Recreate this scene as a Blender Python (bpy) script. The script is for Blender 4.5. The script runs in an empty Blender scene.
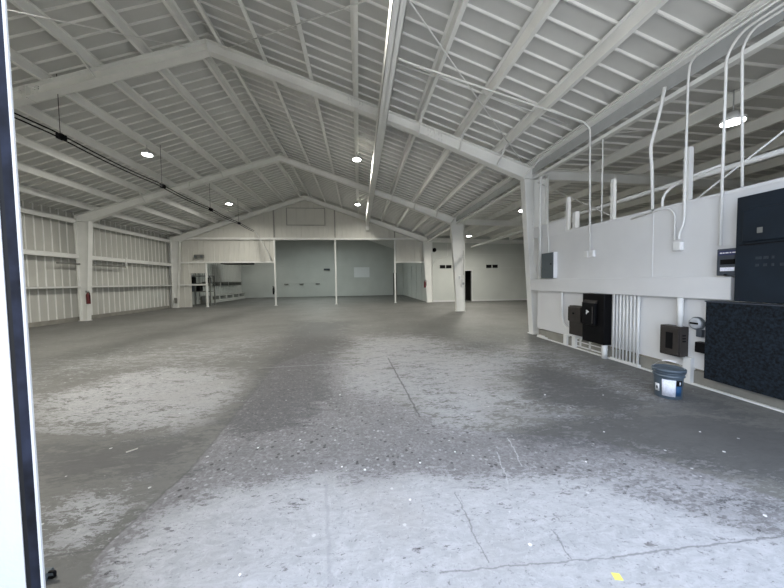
import bpy, math, random
import numpy as np
from mathutils import Vector, Matrix
random.seed(7)
C = bpy.context.scene.collection
PI = math.pi

# ------------------------------------------------------------------ layout (metres)
H_EYE = 1.454
YA, YB, YC = 7.309, 13.41, 19.51          # the three rigid frames
YF = 1.0                                  # front wall
YR = 31.0                                 # far wall of the rear room
XL, XR = -11.6, 4.5                       # left wall sheet, right service wall
XRID = -3.325                             # ridge
XCO = 4.93                                # outer flange of right column
XANN = 13.2                               # annex right wall
SL = 1/3.0
def raft_top(x): return 6.97 - SL*abs(x-XRID)
def roof_z(x):   return raft_top(x) + 0.20
def ann_z(x):    return 4.50 - 0.02*(x-4.95)

# ------------------------------------------------------------------ materials
def mat(name, col, rough=0.6, metal=0.0, var=0.08, scale=6.0, bump=0.0, bscale=60.0, spec=None, dirt=None):
    m = bpy.data.materials.new(name); m.use_nodes = True
    nt = m.node_tree; b = nt.nodes['Principled BSDF']
    b.inputs['Roughness'].default_value = rough
    b.inputs['Metallic'].default_value = metal
    if spec is not None: b.inputs['Specular IOR Level'].default_value = spec
    tc = nt.nodes.new('ShaderNodeTexCoord')
    no = nt.nodes.new('ShaderNodeTexNoise'); no.inputs['Scale'].default_value = scale; no.inputs['Detail'].default_value = 5
    nt.links.new(tc.outputs['Object'], no.inputs['Vector'])
    cr = nt.nodes.new('ShaderNodeValToRGB')
    cr.color_ramp.elements[0].position = 0.3; cr.color_ramp.elements[1].position = 0.7
    a = [max(0, c*(1-var)) for c in col]; z = [min(1, c*(1+var)) for c in col]
    if dirt: a = list(dirt)
    cr.color_ramp.elements[0].color = (*a, 1); cr.color_ramp.elements[1].color = (*z, 1)
    nt.links.new(no.outputs['Fac'], cr.inputs['Fac'])
    nt.links.new(cr.outputs['Color'], b.inputs['Base Color'])
    if bump > 0:
        n2 = nt.nodes.new('ShaderNodeTexNoise'); n2.inputs['Scale'].default_value = bscale; n2.inputs['Detail'].default_value = 3
        nt.links.new(tc.outputs['Object'], n2.inputs['Vector'])
        bp = nt.nodes.new('ShaderNodeBump'); bp.inputs['Strength'].default_value = bump; bp.inputs['Distance'].default_value = 0.01
        nt.links.new(n2.outputs['Fac'], bp.inputs['Height']); nt.links.new(bp.outputs['Normal'], b.inputs['Normal'])
    return m
def emis(name, col, s):
    m = bpy.data.materials.new(name); m.use_nodes = True
    b = m.node_tree.nodes['Principled BSDF']
    b.inputs['Base Color'].default_value = (1, 1, 1, 1)
    b.inputs['Emission Color'].default_value = (*col, 1); b.inputs['Emission Strength'].default_value = s
    return m
M = dict(
 roof=mat('roof_sheet_paint', (.56,.56,.54), .45, var=.06, scale=1.5),
 steel=mat('steel_white_paint', (.82,.82,.79), .5, var=.05, scale=2.0, bump=.05),
 wall=mat('wall_sheet_paint', (.50,.495,.46), .55, var=.05, scale=1.2),
 gable=mat('gable_sheet_paint', (.66,.65,.60), .55, var=.05, scale=1.2),
 smooth=mat('smooth_wall_paint', (.58,.60,.57), .6, var=.05, scale=.8),
 service=mat('service_wall_paint', (.70,.70,.70), .6, var=.04, scale=1.5),
 conduit=mat('conduit_paint', (.74,.74,.72), .4, var=.04, scale=4),
 navy=mat('navy_cabinet_paint', (.006,.012,.020), .45, var=.25, scale=3, spec=.3),
 board=mat('speckled_dark_board', (.006,.010,.015), .8, var=1.2, scale=38, bump=.3, bscale=80, spec=.25),
 embossed=mat('worn_navy_mark', (.016,.023,.034), .5, var=.4, scale=30),
 stud=mat('stud_primer', (.34,.34,.31), .6, var=.08),
 seam=mat('seam_trim_paint', (.80,.80,.77), .5, var=.03),
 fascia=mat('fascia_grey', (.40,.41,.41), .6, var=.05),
 black=mat('black_enamel', (.004,.004,.005), .5, var=.2, spec=.15),
 brown=mat('brown_enamel', (.030,.025,.022), .45, var=.2, scale=8),
 grey=mat('grey_enclosure', (.10,.12,.13), .5, var=.08),
 dgrey=mat('dark_grey_enclosure', (.045,.055,.07), .5, var=.1),
 white=mat('white_plastic', (.80,.80,.80), .4, var=.03),
 label=mat('paper_label', (.72,.73,.80), .6, var=.12, scale=60),
 blue=mat('blue_label', (.015,.07,.17), .5, var=.1),
 navylabel=mat('navy_label', (.02,.025,.09), .5, var=.1),
 pail=mat('pail_plastic', (.075,.10,.125), .38, var=.1, scale=8),
 rubber=mat('black_rubber', (.008,.008,.009), .95, var=.1, spec=.05),
 glass=mat('meter_glass', (.45,.47,.50), .08, var=.1, spec=.8),
 red=mat('red_enamel', (.12,.008,.010), .4, var=.15),
 concrete=mat('bare_concrete', (.26,.25,.22), .85, var=.15, scale=4, bump=.3),
 apron=mat('apron_concrete', (.42,.42,.41), .9, var=.1, scale=2, bump=.2),
 jamb=mat('door_jamb_paint', (.46,.46,.46), .6, var=.03, scale=5, bump=.1),
 seal=mat('door_seal_vinyl', (.009,.011,.020), .6, var=.8, scale=9, spec=.1),
 metal=mat('galvanised_metal', (.45,.46,.47), .35, metal=.8, var=.1),
 yellow=mat('yellow_paper', (.72,.68,.16), .8, var=.05),
 stick=mat('pale_wood', (.55,.53,.45), .8, var=.1),
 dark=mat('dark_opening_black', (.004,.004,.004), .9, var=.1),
 board_white=mat('white_board', (.78,.80,.80), .3, var=.02),
 shade=mat('timber_grey', (.20,.20,.18), .7, var=.15),
 lens=emis('lamp_lens', (1,.99,.95), 14.0),
)

# ------------------------------------------------------------------ mesh builder
BASE = {}
class MB:
    def __init__(s): s.v=[]; s.f=[]; s.sm=[]
    def face(s, idx, smooth=False): s.f.append(tuple(idx)); s.sm.append(smooth)
    def box(s, x0,x1,y0,y1,z0,z1):
        n=len(s.v)
        s.v += [(x0,y0,z0),(x1,y0,z0),(x1,y1,z0),(x0,y1,z0),(x0,y0,z1),(x1,y0,z1),(x1,y1,z1),(x0,y1,z1)]
        for q in ((0,3,2,1),(4,5,6,7),(0,1,5,4),(1,2,6,5),(2,3,7,6),(3,0,4,7)): s.face([n+i for i in q])
        return s
    def bbox(s, x0,x1,y0,y1,z0,z1, b=.01):   # box with chamfered edges
        n=len(s.v); cx,cy,cz=(x0+x1)/2,(y0+y1)/2,(z0+z1)/2
        import bmesh
        bm=bmesh.new(); bmesh.ops.create_cube(bm,size=1)
        for v in bm.verts: v.co=Vector((cx+v.co.x*(x1-x0),cy+v.co.y*(y1-y0),cz+v.co.z*(z1-z0)))
        bmesh.ops.bevel(bm,geom=list(bm.edges),offset=b,segments=2,affect='EDGES',profile=.5)
        bm.verts.ensure_lookup_table()
        s.v += [tuple(v.co) for v in bm.verts]
        for f in bm.faces: s.face([n+v.index for v in f.verts])
        bm.free(); return s
    def prism(s, pts, axis, a, b):           # pts 2D polygon, extruded along axis from a to b
        n=len(s.v); k=len(pts)
        def mk(p,t):
            if axis=='y': return (p[0],t,p[1])
            if axis=='x': return (t,p[0],p[1])
            return (p[0],p[1],t)
        s.v += [mk(p,a) for p in pts]+[mk(p,b) for p in pts]
        s.face([n+i for i in range(k)]); s.face([n+k+i for i in reversed(range(k))])
        for i in range(k):
            j=(i+1)%k; s.face([n+i,n+k+i,n+k+j,n+j])
        return s
    def tube(s, path, r, seg=10, caps=True):
        P=[Vector(p) for p in path]; n0=len(s.v)
        T=[]
        for i in range(len(P)):
            a=P[max(i-1,0)]; b=P[min(i+1,len(P)-1)]; T.append((b-a).normalized())
        up=Vector((0,0,1)) if abs(T[0].z)<.9 else Vector((1,0,0))
        N=(up-T[0]*up.dot(T[0])).normalized()
        for i,p in enumerate(P):
            N=(N-T[i]*N.dot(T[i])).normalized(); B=T[i].cross(N)
            rr = r[i] if isinstance(r,(list,tuple)) else r
            for k in range(seg):
                a=2*PI*k/seg; s.v.append(tuple(p+(N*math.cos(a)+B*math.sin(a))*rr))
        for i in range(len(P)-1):
            for k in range(seg):
                j=(k+1)%seg; a=n0+i*seg
                s.face([a+k,a+j,a+seg+j,a+seg+k],True)
        if caps:
            s.face([n0+k for k in reversed(range(seg))]); e=n0+(len(P)-1)*seg; s.face([e+k for k in range(seg)])
        return s
    def lathe(s, cx,cy, prof, seg=32):       # prof [(r,z)...]
        n0=len(s.v)
        for r,z in prof:
            for k in range(seg):
                a=2*PI*k/seg; s.v.append((cx+r*math.cos(a),cy+r*math.sin(a),z))
        for i in range(len(prof)-1):
            for k in range(seg):
                j=(k+1)%seg; a=n0+i*seg; s.face([a+k,a+j,a+seg+j,a+seg+k],True)
        s.face([n0+k for k in reversed(range(seg))]); e=n0+(len(prof)-1)*seg; s.face([e+k for k in range(seg)])
        return s
    def cylx(s, x0,x1,cy,cz,r,seg=20): return s.tube([(x0,cy,cz),(x1,cy,cz)],r,seg)
    def cyly(s, y0,y1,cx,cz,r,seg=20): return s.tube([(cx,y0,cz),(cx,y1,cz)],r,seg)
    def beam(s, a, b, w, h, up=(0,0,1)):     # rectangular bar from a to b
        a=Vector(a); b=Vector(b); t=(b-a).normalized(); u=Vector(up); u=(u-t*u.dot(t)).normalized(); c=t.cross(u)
        n=len(s.v)
        for p in (a,b):
            for i,j in ((-1,-1),(1,-1),(1,1),(-1,1)): s.v.append(tuple(p+c*(i*w/2)+u*(j*h/2)))
        for q in ((0,3,2,1),(4,5,6,7),(0,1,5,4),(1,2,6,5),(2,3,7,6),(3,0,4,7)): s.face([n+i for i in q])
        return s
    def build(s, name, m, parent=None):
        if parent is None:
            xs=[v[0] for v in s.v]; ys=[v[1] for v in s.v]; zs=[v[2] for v in s.v]
            base=((min(xs)+max(xs))/2,(min(ys)+max(ys))/2,min(zs))
        else: base=BASE[parent.name]
        me=bpy.data.meshes.new(name)
        me.from_pydata([(v[0]-base[0],v[1]-base[1],v[2]-base[2]) for v in s.v],[],s.f)
        me.polygons.foreach_set('use_smooth', s.sm); me.materials.append(m); me.update()
        o=bpy.data.objects.new(name,me); C.objects.link(o)
        if parent is None: o.location=base
        else: o.parent=parent
        BASE[o.name]=base
        return o
def tag(o,label=None,cat=None,group=None):
    if label: o['label']=label
    if cat: o['category']=cat
    if group: o['group']=group
    return o
def struct(o): o['kind']='structure'; return o
def thing(name,loc,label,cat,group=None):
    o=bpy.data.objects.new(name,None); o.empty_display_size=.1; C.objects.link(o); o.location=loc
    BASE[o.name]=tuple(loc); return tag(o,label,cat,group)
def copy_tree(o,parent=None):
    c=o.copy(); C.objects.link(c); c.parent=parent
    for ch in list(o.children): copy_tree(ch,c)
    return c
def arc(path, rad, n=6):                     # round the corners of a polyline
    P=[Vector(p) for p in path]; out=[tuple(P[0])]
    for i in range(1,len(P)-1):
        a=(P[i-1]-P[i]); b=(P[i+1]-P[i]); r=min(rad,a.length*.45,b.length*.45)
        A=P[i]+a.normalized()*r; B=P[i]+b.normalized()*r
        for k in range(n+1):
            t=k/n; out.append(tuple(A*(1-t)**2+P[i]*2*t*(1-t)+B*t*t))
    out.append(tuple(P[-1])); return out

# ------------------------------------------------------------------ ribbed sheets
RP=.305
def rib_profile(a,b,off=0,w=.030,h=.036):
    """list of (t, d): position along the sheet and outward depth of the rib"""
    pts=[(a,0.0)]; t=a+off+RP/2
    while t+.04<b:
        pts += [(t-w/2,0.0),(t-w*.32,h),(t+w*.32,h),(t+w/2,0.0)]; t+=RP
    pts.append((b,0.0)); return pts
def roof_sheet(y0,y1,x0,x1,zf,th=.03):
    mb=MB(); pr=rib_profile(y0,y1)
    n=len(pr)
    for x in (x0,x1):
        for t,d in pr: mb.v.append((x,t,zf(x)+.040-d))
    for i in range(n-1): mb.face([i,i+1,n+i+1,n+i])
    k=len(mb.v)                              # weather side
    mb.v += [(x0,y0,zf(x0)+.08),(x0,y1,zf(x0)+.08),(x1,y1,zf(x1)+.08),(x1,y0,zf(x1)+.08)]
    mb.face([k,k+1,k+2,k+3]); mb.face([0,n,k+3,k]); mb.face([n-1,2*n-1,k+2,k+1])
    return mb
# main roof (bay 1-3 and over the rear room)
ml=roof_sheet(YF-.1,YR+.2,XL-.15,XRID,roof_z); mr=roof_sheet(YF-.1,YR+.2,XRID,4.62,roof_z)
k=len(ml.v); ml.v+=mr.v; ml.f+=[tuple(i+k for i in f) for f in mr.f]; ml.sm+=mr.sm
def rib_paint(o,m,test):                     # seams carry the lighter trim paint
    o.data.materials.append(m)
    for p in o.data.polygons:
        if test(p): p.material_index=1
    return o
def is_rib(o,axis,flat):
    def t(p):
        vs=[o.data.vertices[i].co for i in p.vertices]; w=max(v[axis] for v in vs)-min(v[axis] for v in vs)
        return w<.05
    return t
oc=struct(ml.build('ceiling',M['roof'])); rib_paint(oc,M['seam'],is_rib(oc,1,0))
oc=struct(roof_sheet(YF-.1,YR+.2,4.62,XANN+.1,ann_z).build('ceiling',M['roof'])); rib_paint(oc,M['seam'],is_rib(oc,1,0))

def wall_sheet_x(mb,x0,x1,z0,ztop,y,out=1):  # wall in plane Y, ribs run up; ztop(x)
    pr=rib_profile(x0,x1,0,.05,.03)
    for (ta,da),(tb,db) in zip(pr[:-1],pr[1:]):
        n=len(mb.v); mb.v+=[(ta,y+.03-da,z0),(tb,y+.03-db,z0),(tb,y+.03-db,ztop(tb)),(ta,y+.03-da,ztop(ta))]
        mb.face([n,n+1,n+2,n+3])
    n=len(mb.v); yy=y+out*.06
    mb.v+=[(x0,yy,z0),(x1,yy,z0),(x1,yy,ztop(x1)),(x0,yy,ztop(x0))]; mb.face([n,n+1,n+2,n+3])
# left wall
mb=MB(); pr=rib_profile(YF,YR); zt=roof_z(XL)+.05
pr=rib_profile(YF,YR,0,.038,.026)
for (ta,da),(tb,db) in zip(pr[:-1],pr[1:]):
    n=len(mb.v); mb.v+=[(XL-.03+da,ta,0),(XL-.03+db,tb,0),(XL-.03+db,tb,zt),(XL-.03+da,ta,zt)]; mb.face([n,n+1,n+2,n+3])
mb.box(XL-.12,XL-.08,YF-.05,YR,-.1,zt); oc=struct(mb.build('wall_left',M['wall'])); rib_paint(oc,M['seam'],is_rib(oc,1,0))
struct(MB().box(XL-.01,XL+.06,YF,YC-.1,0,.16).build('baseboard_left',M['concrete']))
# gable partition at the third frame
YG=YC+.25; mb=MB(); rt=lambda x: roof_z(x)+.02
LT=4.30
wall_sheet_x(mb,XL,-10.42,0,lambda x:2.82,YG)
wall_sheet_x(mb,-10.42,-9.50,2.12,lambda x:2.82,YG)
wall_sheet_x(mb,XL,-5.33,2.80,lambda x:LT,YG)
wall_sheet_x(mb,2.41,4.62,2.75,rt,YG)
for a,b in ((XL,-5.33),(-5.33,XRID),(XRID,-1.5),(-1.5,2.41)): wall_sheet_x(mb,a,b,LT if b<=-5.3 else 4.19,rt,YG)
struct(mb.build('wall_back',M['gable']))
# annex back wall, with a door opening
mb=MB()
for a,b,c,d in ((4.62,7.14,0,4.5),(7.70,XANN,0,4.5),(7.14,7.70,2.1,4.5)): mb.box(a,b,YC+.15,YC+.3,c,d)
struct(mb.build('wall_annex_back',M['smooth']))
mb=MB()
for z in (2.28,3.2): mb.box(7.75,XANN,YC+.145,YC+.15,z,z+.012)
mb.box(4.62,7.1,YC+.11,YC+.15,0,.10).box(7.75,XANN,YC+.11,YC+.15,0,.10)
struct(mb.build('baseboard_annex',M['service']))
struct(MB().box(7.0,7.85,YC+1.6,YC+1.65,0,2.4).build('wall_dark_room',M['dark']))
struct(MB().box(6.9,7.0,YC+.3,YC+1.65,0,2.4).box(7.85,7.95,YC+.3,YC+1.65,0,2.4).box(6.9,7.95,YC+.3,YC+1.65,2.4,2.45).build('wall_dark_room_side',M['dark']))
mb=MB(); mb.box(7.08,7.14,YC+.12,YC+.3,0,2.16).box(7.70,7.76,YC+.12,YC+.3,0,2.16).box(7.14,7.70,YC+.12,YC+.3,2.1,2.16)
struct(mb.build('trim_1',M['service']))
struct(MB().box(XANN,XANN+.1,YF,YC+.3,0,4.6).build('wall_annex_right',M['smooth']))
# rear room
struct(MB().box(XL-.2,4.75,YR-.02,YR+.12,-.02,7.3).build('wall_far',M['smooth']))
mb=MB()
for z in (1.38,2.55,3.05): mb.box(XL,4.6,YR-.05,YR,z,z+.05)
struct(mb.build('trim_2',M['smooth']))
mb=MB(); mb.box(4.62,4.75,YC+.3,YR,0,4.6); struct(mb.build('wall_rear_right',M['smooth']))
mb=MB()
for y in (21.4,23.5,25.6,27.7,29.6): mb.box(4.56,4.62,y,y+.05,0,2.75)
mb.box(4.54,4.62,YC+.3,28.2,1.4,1.48)
struct(mb.build('trim_3',M['smooth']))
# front wall with the big door opening
mb=MB()
mb.box(XL,-1.085,YF+.010,YF+.06,-.1,4.45).box(XL,4.62,YF,YF+.06,4.25,4.45).box(4.3,XANN,YF,YF+.06,-.1,4.45)
mb.prism([(XL,4.4),(4.62,4.4),(4.62,roof_z(4.62)),(XRID,roof_z(XRID)),(XL,roof_z(XL))],'y',YF,YF+.06)
struct(mb.build('wall_front',M['wall']))

# ------------------------------------------------------------------ floor
def unp(p):                                   # worn areas and painted light falloff, placed on the slab
    F=295.95; yaw,pi_,ro=.1103,-.0431,.0139
    f=np.array([math.sin(yaw)*math.cos(pi_),math.cos(yaw)*math.cos(pi_),math.sin(pi_)])
    r=np.array([math.cos(yaw),-math.sin(yaw),0]); u=np.cross(r,f)
    r2=r*math.cos(ro)-u*math.sin(ro); u2=u*math.cos(ro)+r*math.sin(ro)
    d=f+r2*(p[0]-392)/F-u2*(p[1]-294)/F; t=-H_EYE/d[2]
    return (d[0]*t, d[1]*t)
PAINT_AND_LIGHT=[(1.0,.05,[(95,640),(108,562),(150,520),(180,505),(225,487),(290,478),(330,470),(360,480),(420,470),(470,477),(520,474),(560,470),(600,480),(660,500),(720,520),(784,535),(850,560),(900,640)]),
 (.52,.16,[(500,476),(545,448),(590,438),(640,445),(700,462),(760,470),(830,490),(900,640),(500,640)]),  # soft pale zone painting the daylight falloff on the near right floor
 (.75,.05,[(44,555),(42,505),(80,492),(128,482),(135,492),(120,520),(103,549)]),
 (.74,.05,[(30,412),(35,396),(90,385),(110,375),(180,362),(235,372),(246,385),(235,400),(205,420),(180,432),(125,436),(35,432)]),
 (.42,.10,[(20,365),(150,345),(280,335),(275,352),(230,366),(120,373),(20,390)]),
 (.74,.06,[(335,352),(352,337),(420,335),(500,347),(560,362),(520,370),(500,385),(540,402),(500,415),(570,425),(500,433),(440,430),(400,405),(360,398),(340,388),(332,368)]),
 (.50,.08,[(440,338),(540,342),(640,378),(665,398),(610,430),(500,432),(430,402)]),
 (.60,.05,[(655,497),(700,478),(735,480),(745,492),(700,505)]),
 (.5,.05,[(222,492),(240,484),(262,486),(250,500),(228,500)])]
DARK=[(.80,.06,[(296,322),(350,322),(346,345),(336,372),(328,400),(300,425),(240,440),(215,425),(245,395),(265,365),(282,345)]),
 (.9,.05,[(520,378),(545,368),(580,378),(645,402),(620,412),(560,406),(528,396)]),
 (.55,.06,[(455,338),(520,342),(500,352),(470,356),(445,350)]),
 (.85,.09,[(525,428),(560,418),(620,412),(700,416),(784,430),(850,440),(850,490),(784,486),(700,470),(620,452),(560,446),(500,442)]),  # near right band, stain plus painted light falloff
 (.6,.07,[(30,442),(130,438),(210,425),(235,412),(200,450),(150,480),(60,488),(30,492)]),
 (.9,.02,[(178,478),(190,468),(200,468),(192,478)]),
 (.8,.03,[(700,510),(720,494),(750,498),(784,505),(784,515),(740,512)]),
 (.45,.08,[(600,345),(700,385),(784,415),(784,440),(700,420),(620,400),(560,365)]),
 (.7,.015,[(361,553),(364,542),(368,543),(367,553)])]
ROUGH=[(1.0,.018,[(95,560),(103,549),(190,470),(235,415),(275,365),(310,352),(345,360),(400,405),(470,430),(600,440),(784,500),(784,700),(60,700)])]
def sdist(P,poly):
    poly=np.array(poly); d=np.full(len(P),1e9); inside=np.zeros(len(P),bool)
    for i in range(len(poly)):
        a=poly[i]; b=poly[(i+1)%len(poly)]; ab=b-a
        t=np.clip(((P-a)@ab)/(ab@ab),0,1); q=P-(a+t[:,None]*ab); d=np.minimum(d,np.sqrt((q**2).sum(1)))
        c=((a[1]>P[:,1])!=(b[1]>P[:,1]))&(P[:,0]<(b[0]-a[0])*(P[:,1]-a[1])/((b[1]-a[1]) or 1e-9)+a[0]); inside^=c
    return np.where(inside,d,-d)
ys=[YF-.05]
while ys[-1]<YR: ys.append(ys[-1]*1.02)
ys[-1]=YR+.1; ys=np.array(ys); xs=np.arange(-12.0,13.5,.09)
gx,gy=np.meshgrid(xs,ys); G=np.stack([gx.ravel(),gy.ravel()],1)
def field(lst):
    o=np.zeros(len(G))
    for s,bl,poly in lst:
        w=[unp(p) for p in poly]; dd=sdist(G,w); bw=bl*np.maximum(1,G[:,1])*2.0
        t=np.clip(dd/bw*.5+.5,0,1); t=t*t*(3-2*t); o=np.maximum(o,t*s)
    return o
me=bpy.data.meshes.new('floor'); nx,ny=len(xs),len(ys)
fc=[(j*nx+i,j*nx+i+1,(j+1)*nx+i+1,(j+1)*nx+i) for j in range(ny-1) for i in range(nx-1)]
me.from_pydata([(float(a),float(b),0.0) for a,b in G],[],fc)
for nm,l in (('paint',PAINT_AND_LIGHT),('dark',DARK),('rough',ROUGH)):
    at=me.attributes.new(nm,'FLOAT','POINT'); v_=field(l)
    if nm=='paint': v_=v_*(1-.85*field(DARK[1:6]))
    at.data.foreach_set('value',v_.astype(np.float32))
fl=bpy.data.objects.new('floor',me); C.objects.link(fl); struct(fl)
def floor_material():
    m=bpy.data.materials.new('worn_concrete_floor'); m.use_nodes=True; nt=m.node_tree; N=nt.nodes; L=nt.links
    b=N['Principled BSDF']
    def nd(t,**k):
        n=N.new(t)
        for a,v in k.items(): setattr(n,a,v)
        return n
    def val(x): return x
    def math_(op,a,b_=None,c=None,clamp=False):
        n=nd('ShaderNodeMath',operation=op); n.use_clamp=clamp
        for i,x in enumerate((a,b_,c)):
            if x is None: continue
            if isinstance(x,(int,float)): n.inputs[i].default_value=x
            else: L.new(x,n.inputs[i])
        return n.outputs[0]
    def mix(f,a,b_):
        n=nd('ShaderNodeMix',data_type='RGBA')
        for s,x in ((0,f),(6,a),(7,b_)):
            if isinstance(x,(int,float)): n.inputs[s].default_value=x
            elif isinstance(x,tuple): n.inputs[s].default_value=(*x,1)
            else: L.new(x,n.inputs[s])
        return n.outputs[2]
    tc=nd('ShaderNodeTexCoord'); P=tc.outputs['Object']
    def noise(sc,det=6,rough=.6,vec=None,dist=0):
        n=nd('ShaderNodeTexNoise'); n.inputs['Scale'].default_value=sc; n.inputs['Detail'].default_value=det
        n.inputs['Roughness'].default_value=rough; n.inputs['Distortion'].default_value=dist
        L.new(vec or P,n.inputs['Vector']); return n.outputs['Fac']
    def attr(nm):
        n=nd('ShaderNodeAttribute'); n.attribute_name=nm; return n.outputs['Fac']
    def step(x,e,w): # smooth threshold
        n=nd('ShaderNodeMapRange',interpolation_type='SMOOTHSTEP'); L.new(x,n.inputs[0])
        n.inputs[1].default_value=e-w; n.inputs[2].default_value=e+w; return n.outputs[0]
    mp=nd('ShaderNodeMapping'); mp.inputs['Rotation'].default_value=(0,0,.5); mp.inputs['Scale'].default_value=(1,2.4,1); L.new(P,mp.inputs[0])
    n_big=noise(.8,5,.6); n_mid=noise(3.2,8,.68,mp.outputs[0],.4); n_flk=noise(15,9,.78,mp.outputs[0],.5); n_fine=noise(70,4,.75); n_str=noise(7,6,.7,mp.outputs[0],1.2)
    def vor(sc,vec=None):
        n=nd('ShaderNodeTexVoronoi'); n.inputs['Scale'].default_value=sc; L.new(vec or P,n.inputs['Vector'])
        sx=nd('ShaderNodeSeparateColor'); L.new(n.outputs['Color'],sx.inputs[0]); return n.outputs['Distance'],sx.outputs[0]
    paint,dark,rough=attr('paint'),attr('dark'),attr('rough')
    # bare trowelled slab
    base=mix(step(n_big,.5,.2),(.120,.119,.112),(.165,.164,.155))
    base=mix(math_('MULTIPLY',step(n_str,.53,.06),.35),base,(.080,.078,.074))
    base=mix(math_('MULTIPLY',step(n_mid,.56,.04),.30),base,(.23,.23,.22))
    # exposed aggregate: grains of mixed tone, pits and pale stones
    d1,c1=vor(55); d2,c2=vor(24)
    agg=mix(c1,(.150,.146,.150),(.240,.236,.246))
    agg=mix(math_('MULTIPLY',step(n_mid,.5,.12),.35),agg,(.150,.147,.155))
    agg=mix(math_('MULTIPLY',math_('GREATER_THAN',c2,.86),step(math_('MULTIPLY',d2,-1),-.30,.04)),agg,(.34,.335,.35))
    agg=mix(math_('MULTIPLY',math_('LESS_THAN',c2,.10),step(math_('MULTIPLY',d2,-1),-.34,.04)),agg,(.062,.060,.064))
    rg_=step(math_('ADD',rough,math_('MULTIPLY',math_('SUBTRACT',n_flk,.5),.6)),.5,.08)
    col=mix(rg_,base,agg)
    # dark stains, and the near right zone painted darker for light falloff
    wd=math_('ADD',math_('MULTIPLY',dark,.9),math_('ADD',math_('MULTIPLY',math_('SUBTRACT',n_mid,.5),1.5),math_('MULTIPLY',math_('SUBTRACT',n_flk,.5),1.2)))
    dk=math_('MULTIPLY',step(wd,.36,.10),step(dark,.06,.055))
    col=mix(math_('MULTIPLY',dk,.60),col,(.062,.062,.066))
    # flaking pale paint, and daylight falloff painted at near right
    w=math_('ADD',math_('MULTIPLY',paint,.86),math_('ADD',math_('MULTIPLY',math_('SUBTRACT',n_flk,.5),3.4),math_('ADD',math_('MULTIPLY',math_('SUBTRACT',n_mid,.5),2.4),math_('MULTIPLY',math_('SUBTRACT',n_big,.5),.8))))
    pm=math_('MULTIPLY',step(w,.40,.025),step(paint,.06,.055))
    pcol=mix(step(n_str,.5,.18),(.36,.365,.38),(.47,.47,.49))
    pcol=mix(math_('MULTIPLY',step(n_big,.56,.10),.45),pcol,(.34,.325,.315))
    pcol=mix(math_('MULTIPLY',step(n_fine,.60,.05),.35),pcol,(.26,.255,.26))
    amt=math_('MULTIPLY',pm,math_('MULTIPLY_ADD',paint,.75,.18),clamp=True)
    col=mix(amt,col,pcol)
    # loose flakes and chips
    vo=nd('ShaderNodeTexVoronoi'); vo.inputs['Scale'].default_value=5.5; vo.inputs['Randomness'].default_value=1; L.new(P,vo.inputs['Vector'])
    sp=math_('LESS_THAN',math_('ADD',vo.outputs['Distance'],math_('MULTIPLY',n_flk,.12)),.118)
    col=mix(math_('MULTIPLY',sp,.8),col,(.60,.60,.60))
    n_s=noise(38,5,.7); sp2=math_('MULTIPLY',step(n_s,.60,.02),step(n_mid,.5,.1))
    col=mix(math_('MULTIPLY',sp2,.55),col,(.11,.105,.105))
    n_t=noise(24,6,.75,None,.8); col=mix(math_('MULTIPLY',math_('MULTIPLY',step(n_t,.585,.02),math_('MAXIMUM',paint,math_('MULTIPLY',rough,.7))),.4),col,(.52,.52,.54))
    # joints and cracks: distance to a segment
    sep=nd('ShaderNodeSeparateXYZ'); L.new(P,sep.inputs[0])
    wob=math_('MULTIPLY',math_('SUBTRACT',noise(9,5,.7),.5),.07); X=math_('ADD',sep.outputs[0],wob); Y=math_('ADD',sep.outputs[1],math_('MULTIPLY',wob,-.7))
    def seg(a,b_,wd,cc,st):
        nonlocal col
        (ax,ay),(bx,by)=unp(a),unp(b_); dx,dy=bx-ax,by-ay; l2=dx*dx+dy*dy
        px=math_('SUBTRACT',X,ax); py=math_('SUBTRACT',Y,ay)
        t=math_('DIVIDE',math_('ADD',math_('MULTIPLY',px,dx),math_('MULTIPLY',py,dy)),l2,clamp=True)
        ex=math_('SUBTRACT',px,math_('MULTIPLY',t,dx)); ey=math_('SUBTRACT',py,math_('MULTIPLY',t,dy))
        d=math_('SQRT',math_('ADD',math_('MULTIPLY',ex,ex),math_('MULTIPLY',ey,ey)))
        k=nd('ShaderNodeMapRange'); L.new(d,k.inputs[0]); k.inputs[1].default_value=wd*.5; k.inputs[2].default_value=wd*1.5; k.inputs[3].default_value=st; k.inputs[4].default_value=0
        col=mix(k.outputs[0],col,cc)
    D=(.07,.07,.07); Lc=(.5,.5,.52)
    seg((388,358),(420,417),.010,D,.75); seg((455,492),(488,562),.004,D,.5); seg((440,573),(613,557),.004,D,.45); seg((613,557),(784,536),.005,D,.5)
    seg((552,530),(572,559),.004,D,.5); seg((45,557),(103,549),.006,D,.6); seg((103,549),(190,470),.008,D,.5); seg((190,470),(300,336),.010,D,.4)
    seg((497,452),(508,484),.004,Lc,.6); seg((508,438),(522,466),.005,Lc,.6); seg((325,470),(331,588),.01,(.3,.3,.32),.5)
    seg((260,368),(480,356),.02,Lc,.25)
    L.new(col,b.inputs['Base Color']); b.inputs['Roughness'].default_value=.62
    rg=nd('ShaderNodeMapRange'); L.new(n_mid,rg.inputs[0]); rg.inputs[3].default_value=.42; rg.inputs[4].default_value=.80; L.new(rg.outputs[0],b.inputs['Roughness'])
    bp=nd('ShaderNodeBump'); bp.inputs['Strength'].default_value=.35; bp.inputs['Distance'].default_value=.01
    L.new(math_('ADD',math_('MULTIPLY',c1,rough),math_('MULTIPLY',pm,.3)),bp.inputs['Height']); L.new(bp.outputs['Normal'],b.inputs['Normal'])
    return m
me.materials.append(floor_material())
struct(MB().box(-30,30,-30,YF-.05,-.1,-.004).build('ground',M['apron']))

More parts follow.
